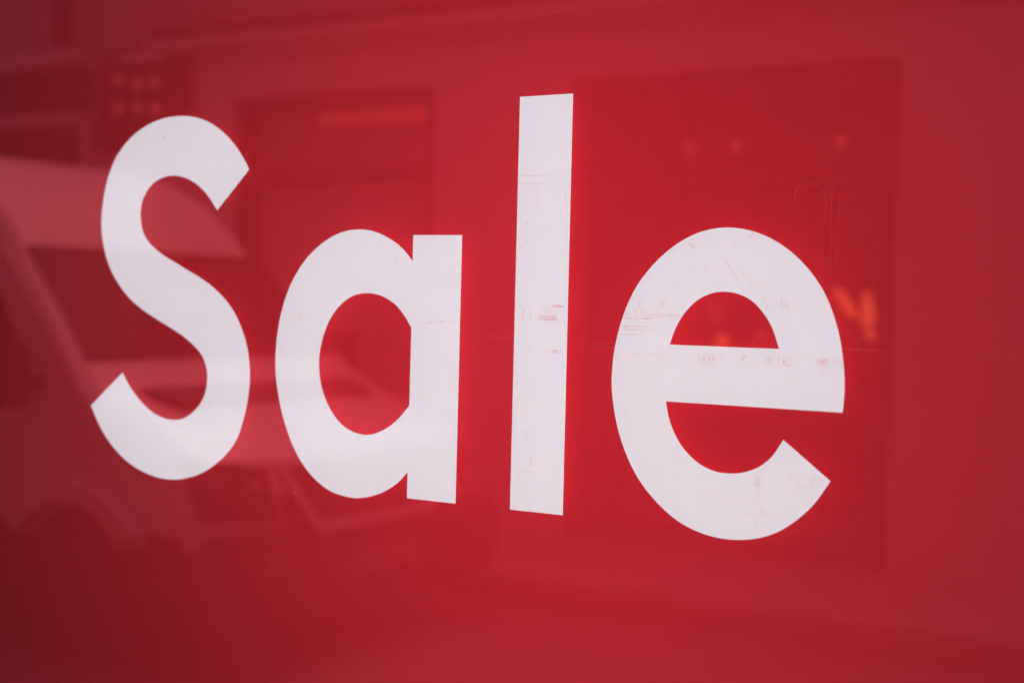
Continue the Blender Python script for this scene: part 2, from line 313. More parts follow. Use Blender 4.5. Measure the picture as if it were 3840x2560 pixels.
    ('l', 2.2, 0.14, [(25.3, 166.7), (29.2, 165.1)]),
    ('l', 2.2, 0.11, [(26.3, 164.7), (28.5, 163.1)]),
    ('l', 2.2, 0.18, [(26.8, 162.7), (32.8, 161.0)]),
    ('l', 2.2, 0.13, [(25.4, 160.7), (31.2, 159.1)]),
    ('l', 2.2, 0.16, [(27.2, 158.6), (31.7, 157.0)]),
    ('l', 2.2, 0.12, [(26.8, 156.6), (30.8, 155.0)]),
    ('l', 2.2, 0.15, [(26.3, 154.6), (28.6, 153.1)]),
    ('l', 2.2, 0.17, [(26.1, 152.6), (31.0, 151.0)]),
    ('l', 2.2, 0.14, [(25.4, 150.6), (29.6, 149.0)]),
    ('l', 2.2, 0.14, [(23.7, 148.6), (31.1, 147.0)]),
    ('l', 1.2, 0.15, [(5.6, 103.1), (31.3, 120.8)]),
    ('a', 1.2, 0.16, [(-323.3, 21.1), (-310.4, 21.5)]),
    ('a', 1.2, 0.24, [(-305.6, 22.1), (-291.3, 22.5)]),
    ('a', 1.2, 0.25, [(-116.3, 18.1), (-104.9, 18.5)]),
    ('a', 1.2, 0.22, [(-103.5, 19.9), (-88.0, 20.4)]),
    ('a', 1.2, 0.2, [(-86.6, 21.0), (-71.2, 21.4)]),
    ('a', 1.8, 0.28, [(-303.1, 22.9), (-302.3, 16.6)]),
    ('a', 1.6, 0.24, [(-162.0, 108.4), (-160.7, 103.6)]),
    ('a', 2.2, 0.18, [(-161.1, 91.6), (-159.5, 85.6)]),
    ('a', 1.8, 0.3, [(-126.9, 21.2), (-126.6, 17.8)]),
    ('a', 1.2, 0.2, [(-303.5, 1.5), (-295.5, 0.3)]),
    ('a', 1, 0.14, [(-190.5, 112.0), (-189.6, 106.0)]),
    ('a', 1, 0.2, [(-132.1, 16.5), (-127.8, 17.8)]),
    ('f', 0.9, 0.5, [(323.6, 145.5), (325.7, 158.2), (328.7, 168.5), (335.0, 179.5), (343.0, 186.4), (348.2, 187.9), (351.9, 186.8)]),
    ('f', 0.9, 0.5, [(331.6, 139.0), (331.2, 153.3), (333.9, 162.0), (339.4, 169.9), (345.9, 172.1), (351.7, 169.6), (355.5, 162.4), (358.4, 152.9), (357.6, 124.6)]),
    ('f', 0.9, 0.55, [(362.1, 171.8), (363.8, 154.4), (363.9, 130.8), (364.6, 88.3), (365.6, 78.9)]),
    ('f', 0.8, 0.5, [(371.8, 156.7), (371.3, 135.5), (371.2, 115.1), (371.4, 86.8)]),
    ('f', 0.8, 0.3, [(334.2, 124.7), (336.1, 116.7), (340.6, 105.6)]),
    ('f', 0.8, 0.25, [(355.8, 115.1), (357.6, 75.6)]),
    ('f', 1.2, 0.4, [(82.1, 3.3), (105.5, 4.5)]),
    ('f', 1.4, 0.55, [(105.5, 4.1), (128.0, 4.2)]),
    ('f', 1.0, 0.4, [(83.3, -2.9), (127.8, -3.0)]),
    ('f', 0.8, 0.25, [(101.7, 0.0), (128.7, 0.1)]),
    ('f', 1.4, 0.41, [(103.0, 3.4), (103.5, -1.7)]),
    ('f', 1.4, 0.49, [(104.6, 3.1), (105.1, -2.3)]),
    ('f', 1.4, 0.45, [(106.1, 3.4), (106.7, -2.3)]),
    ('f', 1.4, 0.34, [(107.6, 3.7), (108.2, -2.2)]),
    ('f', 1.4, 0.38, [(109.2, 3.3), (109.7, -1.8)]),
    ('f', 1.4, 0.47, [(110.7, 3.5), (111.3, -2.0)]),
    ('f', 1.4, 0.46, [(112.3, 3.6), (112.8, -0.9)]),
    ('f', 1.4, 0.43, [(113.8, 3.6), (114.4, -1.6)]),
    ('f', 1.4, 0.45, [(115.4, 3.5), (115.9, -0.9)]),
    ('f', 1.1, 0.5, [(378.7, 6.1), (393.8, 6.1), (425.2, 6.0)]),
    ('f', 0.9, 0.35, [(382.7, 4.7), (408.1, 4.1)]),
    ('f', 0.9, 0.3, [(415.3, 0.1), (428.5, -0.0)]),
    ('f', 0.8, 0.25, [(451.4, 4.3), (468.4, 3.4)]),
    ('f', 0.9, 0.35, [(207.4, 6.0), (248.4, 5.8), (284.9, 7.8)]),
    ('f', 1.2, 0.35, [(229.0, 4.6), (231.0, 9.7)]),
    ('f', 1.2, 0.35, [(231.7, 4.7), (233.7, 9.8)]),
    ('f', 1.2, 0.35, [(283.2, 6.6), (285.1, 11.5)]),
    ('f', 1.2, 0.35, [(287.5, 6.8), (289.4, 11.7)]),
    ('f', 1.2, 0.35, [(290.0, 6.8), (291.9, 11.8)]),
    ('f', 1.4, 0.4, [(-40.1, 6.3), (2.5, 5.6)]),
    ('f', 1.2, 0.35, [(-39.4, 2.2), (2.6, 2.0)]),
    ('f', 1.6, 0.35, [(-38.8, 5.8), (-38.4, 1.2)]),
    ('f', 1.6, 0.41, [(-35.8, 5.9), (-35.4, 1.3)]),
    ('f', 1.6, 0.36, [(-26.8, 6.2), (-26.3, 1.6)]),
    ('f', 1.6, 0.29, [(-23.8, 6.3), (-23.3, 1.7)]),
    ('f', 1.6, 0.28, [(-14.8, 6.6), (-14.4, 2.0)]),
    ('f', 1.6, 0.28, [(-12.4, 6.7), (-12.0, 2.1)]),
    ('f', 0.9, 0.3, [(72.4, 5.0), (97.1, 3.3)]),
    ('f', 1.2, 0.35, [(-161.0, 8.4), (-147.9, 10.0), (-137.7, 8.9)]),
    ('f', 2.6, 0.28, [(-192.2, 7.2), (-186.2, 7.4)]),
    ('f', 0.9, 0.25, [(-254.9, 11.7), (-230.1, 11.2)]),
    ('f', 1, 0.3, [(-66.7, 9.0), (-51.5, 8.1)]),
    ('f', 1.2, 0.35, [(-41.7, 2.2), (-21.1, 1.8)]),
    ('f', 0.8, 0.2, [(-84.0, 127.3), (-72.6, 120.2), (-54.0, 98.0)]),
    ('f', 1.2, 0.3, [(-238.5, 350.2), (-219.1, 351.4), (-206.0, 338.6)]),
    ('f', 1.2, 0.3, [(-199.7, 344.8), (-183.8, 340.1), (-171.4, 348.0)]),
    ('f', 1.2, 0.3, [(-251.3, 338.0), (-225.1, 334.7)]),
    ('f', 1.2, 0.3, [(-25.1, 359.5), (6.0, 361.0)]),
    ('f', 1.2, 0.3, [(8.8, 361.7), (69.0, 366.4)]),
    ('f', 1.2, 0.3, [(-190.2, 180.9), (-166.9, 182.4), (-154.3, 178.6)]),
    ('f', 1.2, 0.3, [(-155.8, 346.4), (-146.6, 348.7)]),
    ('d', 1.6, 0.8, [(-535.5, 248.4)]),
    ('d', 1.4, 0.8, [(-556.1, 71.4)]),
    ('d', 0.8, 0.8, [(-538.8, 258.8)]),
    ('d', 0.7, 0.8, [(-555.1, 161.0)]),
    ('d', 0.7, 0.8, [(-566.6, 151.4)]),
    ('s', 0.8, 0.35, [(-465.7, 281.4)]),
    ('s', 0.75, 0.35, [(246.2, -17.9)]),
    ('s', 0.78, 0.35, [(183.2, 147.5)]),
    ('s', 0.61, 0.35, [(307.5, 79.1)]),
    ('s', 0.72, 0.35, [(460.9, -128.4)]),
    ('s', 0.86, 0.35, [(-181.6, -30.2)]),
    ('s', 0.63, 0.35, [(-428.4, 416.2)]),
    ('s', 0.78, 0.35, [(330.0, 255.8)]),
    ('s', 0.6, 0.35, [(-473.4, 239.3)]),
    ('s', 0.52, 0.35, [(-141.3, 260.2)]),
    ('s', 0.79, 0.35, [(-630.7, 282.4)]),
    ('s', 0.77, 0.35, [(-732.7, 423.7)]),
    ('s', 0.53, 0.35, [(-123.7, -167.3)]),
    ('s', 0.52, 0.35, [(-136.9, 78.0)]),
    ('s', 0.56, 0.35, [(513.4, 198.3)]),
    ('s', 0.87, 0.35, [(-41.7, 258.4)]),
    ('s', 0.53, 0.35, [(-227.7, 300.3)]),
    ('s', 0.97, 0.35, [(272.4, 167.0)]),
    ('s', 0.68, 0.35, [(-37.3, -339.9)]),
    ('s', 0.99, 0.35, [(-378.5, 187.6)]),
    ('s', 0.56, 0.35, [(160.1, 118.7)]),
    ('s', 0.86, 0.35, [(236.3, -327.4)]),
    ('s', 0.55, 0.35, [(-848.8, 425.4)]),
    ('s', 0.53, 0.35, [(-521.6, 394.1)]),
    ('s', 0.62, 0.35, [(202.2, -282.4)]),
    ('s', 0.98, 0.35, [(526.6, 33.3)]),
    ('s', 0.52, 0.35, [(483.0, -271.2)]),
    ('s', 1.07, 0.35, [(-281.9, -99.5)]),
    ('s', 1.01, 0.35, [(-671.1, 168.4)]),
    ('s', 0.7, 0.35, [(-617.1, 79.4)]),
    ('s', 0.6, 0.35, [(232.7, -298.6)]),
    ('s', 1.0, 0.35, [(295.8, -153.1)]),
    ('s', 0.72, 0.35, [(79.0, -316.3)]),
    ('s', 0.97, 0.35, [(-124.1, 211.0)]),
    ('s', 0.6, 0.35, [(-31.2, 177.3)]),
    ('s', 0.93, 0.35, [(271.7, -64.8)]),
    ('s', 0.59, 0.35, [(-159.0, 4.8)]),
    ('s', 0.78, 0.35, [(248.0, 344.4)]),
    ('s', 0.56, 0.35, [(314.9, -111.9)]),
    ('s', 0.89, 0.35, [(-387.2, -311.4)]),
    ('s', 0.77, 0.35, [(443.6, -231.5)]),
    ('s', 0.7, 0.35, [(458.7, -137.3)]),
    ('s', 0.74, 0.35, [(-193.0, 340.3)]),
    ('s', 0.84, 0.35, [(501.8, 271.6)]),
    ('s', 0.89, 0.35, [(-632.5, 362.3)]),
    ('s', 0.59, 0.35, [(-398.8, 374.2)]),
    ('s', 1.2, 0.5, [(-466.1, 414.0)]),
    ('s', 1.2, 0.5, [(-432.4, -252.3)]),
    ('s', 1.2, 0.5, [(-304.2, -198.2)]),
    ('s', 1.2, 0.5, [(-317.4, -277.1)]),
    ('s', 1.2, 0.5, [(-512.7, 134.9)]),
    ('s', 1.2, 0.5, [(-624.0, 211.5)]),
    ('s', 1.2, 0.5, [(-616.5, 133.8)]),
]

# ------------------------------------------------------------------ helpers
def link(o):
    scene.collection.objects.link(o)
    return o

def tag(o, label=None, category=None, group=None, kind=None):
    if label: o["label"] = label
    if category: o["category"] = category
    if group: o["group"] = group
    if kind: o["kind"] = kind
    return o

def empty(name, loc=(0, 0, 0)):
    o = bpy.data.objects.new(name, None)
    o.location = loc
    o.empty_display_size = 0.1
    return link(o)

def mesh_obj(name, me, mat, parent=None):
    o = bpy.data.objects.new(name, me)
    if mat: me.materials.append(mat)
    link(o)
    if parent is not None:
        o.parent = parent
        # children are modelled in world coordinates: undo the parents' offsets
        off = Vector((0, 0, 0)); p = parent
        while p is not None:
            off += p.location; p = p.parent
        o.location = -off
    return o

class MB:
    """collects simple shapes into one bmesh"""
    def __init__(self): self.bm = bmesh.new()
    def box(self, x0, x1, y0, y1, z0, z1, bevel=0.0):
        t = bmesh.new()
        bmesh.ops.create_cube(t, size=1)
        for v in t.verts:
            v.co = Vector(((x0 + x1) / 2 + v.co.x * (x1 - x0), (y0 + y1) / 2 + v.co.y * (y1 - y0), (z0 + z1) / 2 + v.co.z * (z1 - z0)))
        if bevel: bmesh.ops.bevel(t, geom=t.edges[:], offset=bevel, segments=2, affect='EDGES')
        self.add(t); return self
    def add(self, t):
        me = bpy.data.meshes.new("tmp"); t.to_mesh(me); t.free()
        self.bm.from_mesh(me); bpy.data.meshes.remove(me)
    def prism(self, pts, y0, y1):
        a = [self.bm.verts.new((p[0], y0, p[1])) for p in pts]
        b = [self.bm.verts.new((p[0], y1, p[1])) for p in pts]
        n = len(pts)
        self.bm.faces.new(a); self.bm.faces.new(b[::-1])
        for i in range(n): self.bm.faces.new((a[i], b[i], b[(i + 1) % n], a[(i + 1) % n]))
        return self
    def lathe_y(self, c, prof, seg=28):
        """prof: (radius, y offset) pairs, turned about the y axis through c"""
        rings = []
        for r, dy in prof:
            rings.append([self.bm.verts.new((c[0] + r * math.cos(2 * math.pi * k / seg), c[1] + dy, c[2] + r * math.sin(2 * math.pi * k / seg))) for k in range(seg)])
        for a, b in zip(rings, rings[1:]):
            for k in range(seg): self.bm.faces.new((a[k], a[(k + 1) % seg], b[(k + 1) % seg], b[k]))
        self.bm.faces.new(rings[0][::-1]); self.bm.faces.new(rings[-1])
        return self
    def arc_band(self, c, r0, r1, y0, y1, a0, a1, seg=20):
        prev = None
        for k in range(seg + 1):
            a = a0 + (a1 - a0) * k / seg
            q = [self.bm.verts.new((c[0] + r * math.cos(a), y, c[2] + r * math.sin(a))) for r, y in ((r0, y0), (r1, y0), (r1, y1), (r0, y1))]
            if prev:
                for i in range(4): self.bm.faces.new((prev[i], prev[(i + 1) % 4], q[(i + 1) % 4], q[i]))
            else: self.bm.faces.new(q)
            prev = q
        self.bm.faces.new(prev[::-1])
        return self
    def ball(self, c, r, sx=1, sy=1, sz=1):
        t = bmesh.new(); bmesh.ops.create_uvsphere(t, u_segments=16, v_segments=10, radius=r)
        for v in t.verts: v.co = Vector((c[0] + v.co.x * sx, c[1] + v.co.y * sy, c[2] + v.co.z * sz))
        self.add(t); return self
    def quad(self, *p):
        self.bm.faces.new([self.bm.verts.new(q) for q in p]); return self
    def build(self, name, mat, parent=None, smooth=False):
        bmesh.ops.recalc_face_normals(self.bm, faces=self.bm.faces[:])
        me = bpy.data.meshes.new(name); self.bm.to_mesh(me); self.bm.free()
        if smooth: me.polygons.foreach_set("use_smooth", [True] * len(me.polygons))
        return mesh_obj(name, me, mat, parent)

def new_mat(name):
    m = bpy.data.materials.new(name); m.use_nodes = True
    nt = m.node_tree; nt.nodes.clear()
    return m, nt, nt.nodes.new("ShaderNodeOutputMaterial")

def plain(name, col, rough=0.6, metal=0.0, var=0.12, scale=3.0, emit=None, emit_strength=0.0, spec=0.5):
    """paint / stone / rubber with a gentle procedural unevenness"""
    m, nt, out = new_mat(name)
    p = nt.nodes.new("ShaderNodeBsdfPrincipled")
    tc = nt.nodes.new("ShaderNodeTexCoord")
    nz = nt.nodes.new("ShaderNodeTexNoise"); nz.inputs["Scale"].default_value = scale; nz.inputs["Detail"].default_value = 6
    mp = nt.nodes.new("ShaderNodeMapRange")
    mp.inputs["To Min"].default_value = 1 - var; mp.inputs["To Max"].default_value = 1 + var
    mx = nt.nodes.new("ShaderNodeVectorMath"); mx.operation = 'SCALE'
    mx.inputs[0].default_value = col
    nt.links.new(tc.outputs["Object"], nz.inputs["Vector"]); nt.links.new(nz.outputs["Fac"], mp.inputs["Value"])
    nt.links.new(mp.outputs[0], mx.inputs["Scale"]); nt.links.new(mx.outputs[0], p.inputs["Base Color"])
    p.inputs["Roughness"].default_value = rough; p.inputs["Metallic"].default_value = metal
    p.inputs["Specular IOR Level"].default_value = spec
    if emit:
        p.inputs["Emission Color"].default_value = (*emit, 1); p.inputs["Emission Strength"].default_value = emit_strength
    nt.links.new(p.outputs[0], out.inputs[0])
    return m

def schlick(nt, f0):
    """mirror share of a glossy face, the same seen from either side"""
    lw = nt.nodes.new("ShaderNodeLayerWeight"); lw.inputs["Blend"].default_value = 0.5
    pw = nt.nodes.new("ShaderNodeMath"); pw.operation = 'POWER'; pw.inputs[1].default_value = 5
    ma = nt.nodes.new("ShaderNodeMath"); ma.operation = 'MULTIPLY_ADD'; ma.inputs[1].default_value = 1 - f0; ma.inputs[2].default_value = f0
    nt.links.new(lw.outputs["Facing"], pw.inputs[0]); nt.links.new(pw.outputs[0], ma.inputs[0])
    return ma.outputs[0]

# ------------------------------------------------------------------ materials of the sign
FILM_T = (0.29, 0.0074, 0.0128)        # share of light the red film lets through
FILM_F0, LETTER_F0 = 0.19, 0.075

def make_film():
    m, nt, out = new_mat("red_film")
    tc = nt.nodes.new("ShaderNodeTexCoord")
    n1 = nt.nodes.new("ShaderNodeTexNoise"); n1.inputs["Scale"].default_value = 900; n1.inputs["Detail"].default_value = 1
    n2 = nt.nodes.new("ShaderNodeTexNoise"); n2.inputs["Scale"].default_value = 5; n2.inputs["Detail"].default_value = 5
    a = nt.nodes.new("ShaderNodeMapRange"); a.inputs["To Min"].default_value = 0.94; a.inputs["To Max"].default_value = 1.06
    b = nt.nodes.new("ShaderNodeMapRange"); b.inputs["To Min"].default_value = 0.95; b.inputs["To Max"].default_value = 1.05
    mu = nt.nodes.new("ShaderNodeMath"); mu.operation = 'MULTIPLY'
    for n, r in ((n1, a), (n2, b)):
        nt.links.new(tc.outputs["Object"], n.inputs["Vector"]); nt.links.new(n.outputs["Fac"], r.inputs["Value"])
    nt.links.new(a.outputs[0], mu.inputs[0]); nt.links.new(b.outputs[0], mu.inputs[1])
    col = nt.nodes.new("ShaderNodeVectorMath"); col.operation = 'SCALE'; col.inputs[0].default_value = FILM_T
    nt.links.new(mu.outputs[0], col.inputs["Scale"])
    tr = nt.nodes.new("ShaderNodeBsdfTransparent"); nt.links.new(col.outputs[0], tr.inputs["Color"])
    gl = nt.nodes.new("ShaderNodeBsdfAnisotropic"); gl.inputs["Roughness"].default_value = 0.015
    veil_and_dust = nt.nodes.new("ShaderNodeBsdfDiffuse"); veil_and_dust.inputs["Color"].default_value = (0.62, 0.50, 0.58, 1)
    dm = nt.nodes.new("ShaderNodeMixShader"); dm.inputs[0].default_value = 0.017      # an even grey haze mixed into the film to lift its darks
    nt.links.new(tr.outputs[0], dm.inputs[1]); nt.links.new(veil_and_dust.outputs[0], dm.inputs[2])
    gl.inputs["Color"].default_value = (1.0, 0.19, 0.225, 1)      # a red lacquer mirrors reddish
    mix = nt.nodes.new("ShaderNodeMixShader")
    nt.links.new(schlick(nt, FILM_F0), mix.inputs[0]); nt.links.new(dm.outputs[0], mix.inputs[1]); nt.links.new(gl.outputs[0], mix.inputs[2])
    nt.links.new(mix.outputs[0], out.inputs[0])
    return m

def make_letter_mat():
    m, nt, out = new_mat("white_letter_film")
    tc = nt.nodes.new("ShaderNodeTexCoord")
    mpn = nt.nodes.new("ShaderNodeMapping"); mpn.inputs["Scale"].default_value = (14, 1, 90)
    n1 = nt.nodes.new("ShaderNodeTexNoise"); n1.inputs["Scale"].default_value = 1; n1.inputs["Detail"].default_value = 5
    mp2 = nt.nodes.new("ShaderNodeMapping"); mp2.inputs["Scale"].default_value = (110, 1, 10)
    n2 = nt.nodes.new("ShaderNodeTexNoise"); n2.inputs["Scale"].default_value = 1; n2.inputs["Detail"].default_value = 5
    ad = nt.nodes.new("ShaderNodeMath"); ad.operation = 'ADD'
    rg = nt.nodes.new("ShaderNodeMapRange"); rg.inputs["From Min"].default_value = 0.6; rg.inputs["From Max"].default_value = 1.4
    rg.inputs["To Min"].default_value = 0.982; rg.inputs["To Max"].default_value = 1.01
    col = nt.nodes.new("ShaderNodeVectorMath"); col.operation = 'SCALE'; col.inputs[0].default_value = (0.84, 0.77, 0.805)
    for mm, n in ((mpn, n1), (mp2, n2)):
        nt.links.new(tc.outputs["Object"], mm.inputs["Vector"]); nt.links.new(mm.outputs[0], n.inputs["Vector"])
    nt.links.new(n1.outputs["Fac"], ad.inputs[0]); nt.links.new(n2.outputs["Fac"], ad.inputs[1])
    nt.links.new(ad.outputs[0], rg.inputs["Value"]); nt.links.new(rg.outputs[0], col.inputs["Scale"])
    df = nt.nodes.new("ShaderNodeBsdfDiffuse"); nt.links.new(col.outputs[0], df.inputs["Color"])
    tr = nt.nodes.new("ShaderNodeBsdfTransparent"); tr.inputs["Color"].default_value = (0.97, 0.94, 0.97, 1)
    mx = nt.nodes.new("ShaderNodeMixShader"); mx.inputs[0].default_value = 0.94
    nt.links.new(tr.outputs[0], mx.inputs[1]); nt.links.new(df.outputs[0], mx.inputs[2])
    gl = nt.nodes.new("ShaderNodeBsdfAnisotropic"); gl.inputs["Roughness"].default_value = 0.015
    gl.inputs["Color"].default_value = (1, 1, 1, 1)
    mix = nt.nodes.new("ShaderNodeMixShader")
    nt.links.new(schlick(nt, LETTER_F0), mix.inputs[0]); nt.links.new(mx.outputs[0], mix.inputs[1]); nt.links.new(gl.outputs[0], mix.inputs[2])
    nt.links.new(mix.outputs[0], out.inputs[0])
    return m

def make_acrylic():
    m, nt, out = new_mat("opal_acrylic")
    df = nt.nodes.new("ShaderNodeBsdfDiffuse"); df.inputs["Color"].default_value = (0.92, 0.92, 0.92, 1)
    tl = nt.nodes.new("ShaderNodeBsdfTranslucent"); tl.inputs["Color"].default_value = (0.92, 0.92, 0.92, 1)
    mx = nt.nodes.new("ShaderNodeMixShader"); mx.inputs[0].default_value = 0.28
    nt.links.new(df.outputs[0], mx.inputs[1]); nt.links.new(tl.outputs[0], mx.inputs[2])
    nt.links.new(mx.outputs[0], out.inputs[0])
    return m

def make_mark_mat(name, col):
    m, nt, out = new_mat(name)
    at = nt.nodes.new("ShaderNodeAttribute"); at.attribute_name = "opacity"
    df = nt.nodes.new("ShaderNodeBsdfDiffuse"); df.inputs["Color"].default_value = (*col, 1)
    tr = nt.nodes.new("ShaderNodeBsdfTransparent")
    mx = nt.nodes.new("ShaderNodeMixShader")
    nt.links.new(at.outputs["Fac"], mx.inputs[0]); nt.links.new(tr.outputs[0], mx.inputs[1]); nt.links.new(df.outputs[0], mx.inputs[2])
    nt.links.new(mx.outputs[0], out.inputs[0])
    return m

M_FILM, M_LETTER, M_ACRYLIC = make_film(), make_letter_mat(), make_acrylic()
def make_ink():
    m, nt, out = new_mat("red_ink_smear")
    at = nt.nodes.new("ShaderNodeAttribute"); at.attribute_name = "opacity"
    mc = nt.nodes.new("ShaderNodeMix"); mc.data_type = 'RGBA'
    mc.inputs["A"].default_value = (1, 1, 1, 1); mc.inputs["B"].default_value = (0.88, 0.30, 0.36, 1)
    tr = nt.nodes.new("ShaderNodeBsdfTransparent")
    nt.links.new(at.outputs["Fac"], mc.inputs["Factor"]); nt.links.new(mc.outputs["Result"], tr.inputs["Color"]); nt.links.new(tr.outputs[0], out.inputs[0])
    return m
M_INK = make_ink()
M_SCRATCH = make_mark_mat("scratch", (0.80, 0.12, 0.11))
M_SPECK = make_mark_mat("dark_speck", (0.05, 0.04, 0.05))
M_DUST = make_mark_mat("pale_dust", (0.7, 0.4, 0.4))

# ------------------------------------------------------------------ the street in front of the sign (seen mirrored in it)
M_ASPHALT = plain("worn_pale_asphalt", (0.17, 0.165, 0.165), 0.85, scale=12, var=0.25)
M_PAVING = plain("paving", (0.42, 0.40, 0.38), 0.8, scale=5, var=0.12)
M_KERB = plain("kerbstone", (0.28, 0.27, 0.26), 0.8)
M_RENDER = plain("facade_render", (0.70, 0.64, 0.61), 0.85, scale=1.5, var=0.1)
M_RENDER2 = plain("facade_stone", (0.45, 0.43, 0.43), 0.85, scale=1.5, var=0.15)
M_TRIM = plain("pale_trim", (0.70, 0.66, 0.63), 0.7)
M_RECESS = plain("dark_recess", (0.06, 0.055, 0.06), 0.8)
M_PANE = plain("dim_pane", (0.27, 0.25, 0.25), 0.4)
M_BLIND = plain("window_blind", (0.50, 0.46, 0.44), 0.6)
M_FRAME = plain("dark_frame", (0.035, 0.033, 0.035), 0.45)
M_SHOP = plain("shop_plaster", (0.52, 0.46, 0.42), 0.85, scale=1.2, var=0.3)
M_DARK = plain("dim_interior", (0.16, 0.14, 0.135), 0.9)
M_GLASS = plain("dark_glass", (0.012, 0.013, 0.015), 0.08, var=0.02, spec=0.2)
M_VAN = plain("white_van_paint", (0.78, 0.78, 0.79), 0.3, var=0.02)
M_RUBBER = plain("tyre_rubber", (0.022, 0.022, 0.024), 0.8)
M_PLASTIC = plain("black_plastic", (0.03, 0.03, 0.033), 0.55)
M_CHROME = plain("pale_grille_trim", (0.72, 0.72, 0.73), 0.35, var=0.03)
M_LENS = plain("lamp_lens", (0.16, 0.165, 0.17), 0.2)
M_PLATE = plain("plate_white", (0.24, 0.24, 0.22), 0.5)
M_BULB = plain("lit_bulb", (0.9, 0.8, 0.7), 0.4, emit=(1.0, 0.55, 0.38), emit_strength=0.22)
M_SPOT = plain("lit_spot", (0.9, 0.8, 0.7), 0.4, emit=(1.0, 0.75, 0.35), emit_strength=0.42)
M_ORANGE = plain("lit_orange_paper", (0.9, 0.35, 0.08), 0.6, emit=(1.0, 0.80, 0.28), emit_strength=0.95)
M_ORANGE_DIM = plain("dim_orange_paper", (0.9, 0.35, 0.08), 0.6, emit=(1.0, 0.70, 0.25), emit_strength=0.2)
M_STRIP = plain("lit_orange_strip", (0.9, 0.35, 0.08), 0.6, emit=(1.0, 0.65, 0.26), emit_strength=0.14)
M_BRICKRED = plain("own_wall", (0.25, 0.23, 0.22), 0.85)

def sheet(name, x0, x1, y0, y1, z, mat, kind="structure"):
    return tag(MB().quad((x0, y0, z), (x1, y0, z), (x1, y1, z), (x0, y1, z)).build(name, mat), kind=kind)

sheet("road", -60, 60, -60, 8, 0.0, M_ASPHALT)
for nm, ya, yb, kerb in (("pavement", -1.45, 0.0, -1.45), ("pavement", -6.4, -4.95, -4.95)):
    lo, hi = (ya + 0.14, yb) if kerb == ya else (ya, yb - 0.14)
    tag(MB().box(-30, 30, lo, hi, 0.004, 0.12).build(nm, M_PAVING), kind="structure")
    a, b = (ya, ya + 0.136) if kerb == ya else (yb - 0.136, yb)
    tag(MB().box(-30, 30, a, b, 0.004, 0.125, 0.01).build("kerb", M_KERB), kind="structure")

# the shop wall that holds the sign: piers left and right, apron below, head above, dim room behind
sx0, sx1, sz0, sz1 = -1.12, 0.80, CENTRE_Z - 0.72, CENTRE_Z + 0.66
w = MB()
w.box(-14, sx0, 0.03, 0.30, 0.12, 4.8).box(sx1, 14, 0.03, 0.30, 0.12, 4.8)
w.box(sx0, sx1, 0.03, 0.30, 0.12, sz0).box(sx0, sx1, 0.03, 0.30, sz1, 4.8)
tag(w.build("shop_wall", M_BRICKRED), kind="structure")
w = MB()
w.box(-1.8, 1.6, 2.0, 2.05, 0.0, 3.0).box(-1.85, -1.8, 0.30, 2.05, 0.0, 3.0).box(1.6, 1.65, 0.30, 2.05, 0.0, 3.0)
w.box(-1.8, 1.6, 0.30, 2.0, 2.95, 3.0).box(-1.8, 1.6, 0.30, 2.0, 0.01, 0.05)
tag(w.build("shop_room", M_DARK), kind="structure")

# ---- building across the street: facade at y = -6.4
FY = -6.4
bld = empty("street_building", (-4, FY, 0.12))
tag(bld, "pale rendered shop building across the street, with a tall open shopfront", "building")
def fbox(name, mat, x0, x1, z0, z1, out=0.0, deep=0.3, parent=None, bevel=0.0):
    return MB().box(x0, x1, FY - deep, FY + out, z0, z1, bevel).build(name, mat, parent or bld)
OP = (-3.38, -1.34, 0.12, 2.94)        # open shopfront
WN = (-6.10, -4.38, 0.55, 2.95)        # shop window
LW = (-9.60, -7.52, 2.30, 2.90)        # shaded strip window at far left
wall = MB()
wall.box(OP[1], 9, FY - .3, FY, 0.12, 3.30)
wall.box(WN[1], OP[0], FY - .3, FY, 0.12, 3.30)
wall.box(OP[0], OP[1], FY - .3, FY, OP[3], 3.30)
wall.box(WN[0], WN[1], FY - .3, FY, 0.12, WN[2]).box(WN[0], WN[1], FY - .3, FY, WN[3], 3.30)
wall.box(-7.50, WN[0], FY - .3, FY, 0.12, 3.30)
wall.build("wall", M_RENDER, bld)
fbox("upper_wall", M_RENDER2, -6.75, 9, 3.46, 4.45, out=0.01)
fbox("cornice", M_TRIM, -6.80, 9, 3.303, 3.375, out=0.22, bevel=0.02)
fbox("cornice_shadow_strip", M_RECESS, -6.80, 9, 3.379, 3.455, out=0.19, bevel=0.01)  # dark strip added over the cornice, its colour standing in for shadow
fbox("cornice_shadow_band", M_RENDER2, -6.75, 9, 3.20, 3.30, out=0.03, deep=-0.002)  # darker band added under the cornice to deepen its shadow by colour
fbox("doorstep", M_RECESS, OP[0] + .01, OP[1] - .01, 0.125, 0.215, out=-0.10, deep=0.28)
for xx in (-7.12, -6.45): fbox("pilaster", M_RENDER2, xx - 0.06, xx + 0.06, 3.42, 4.45, out=0.06)
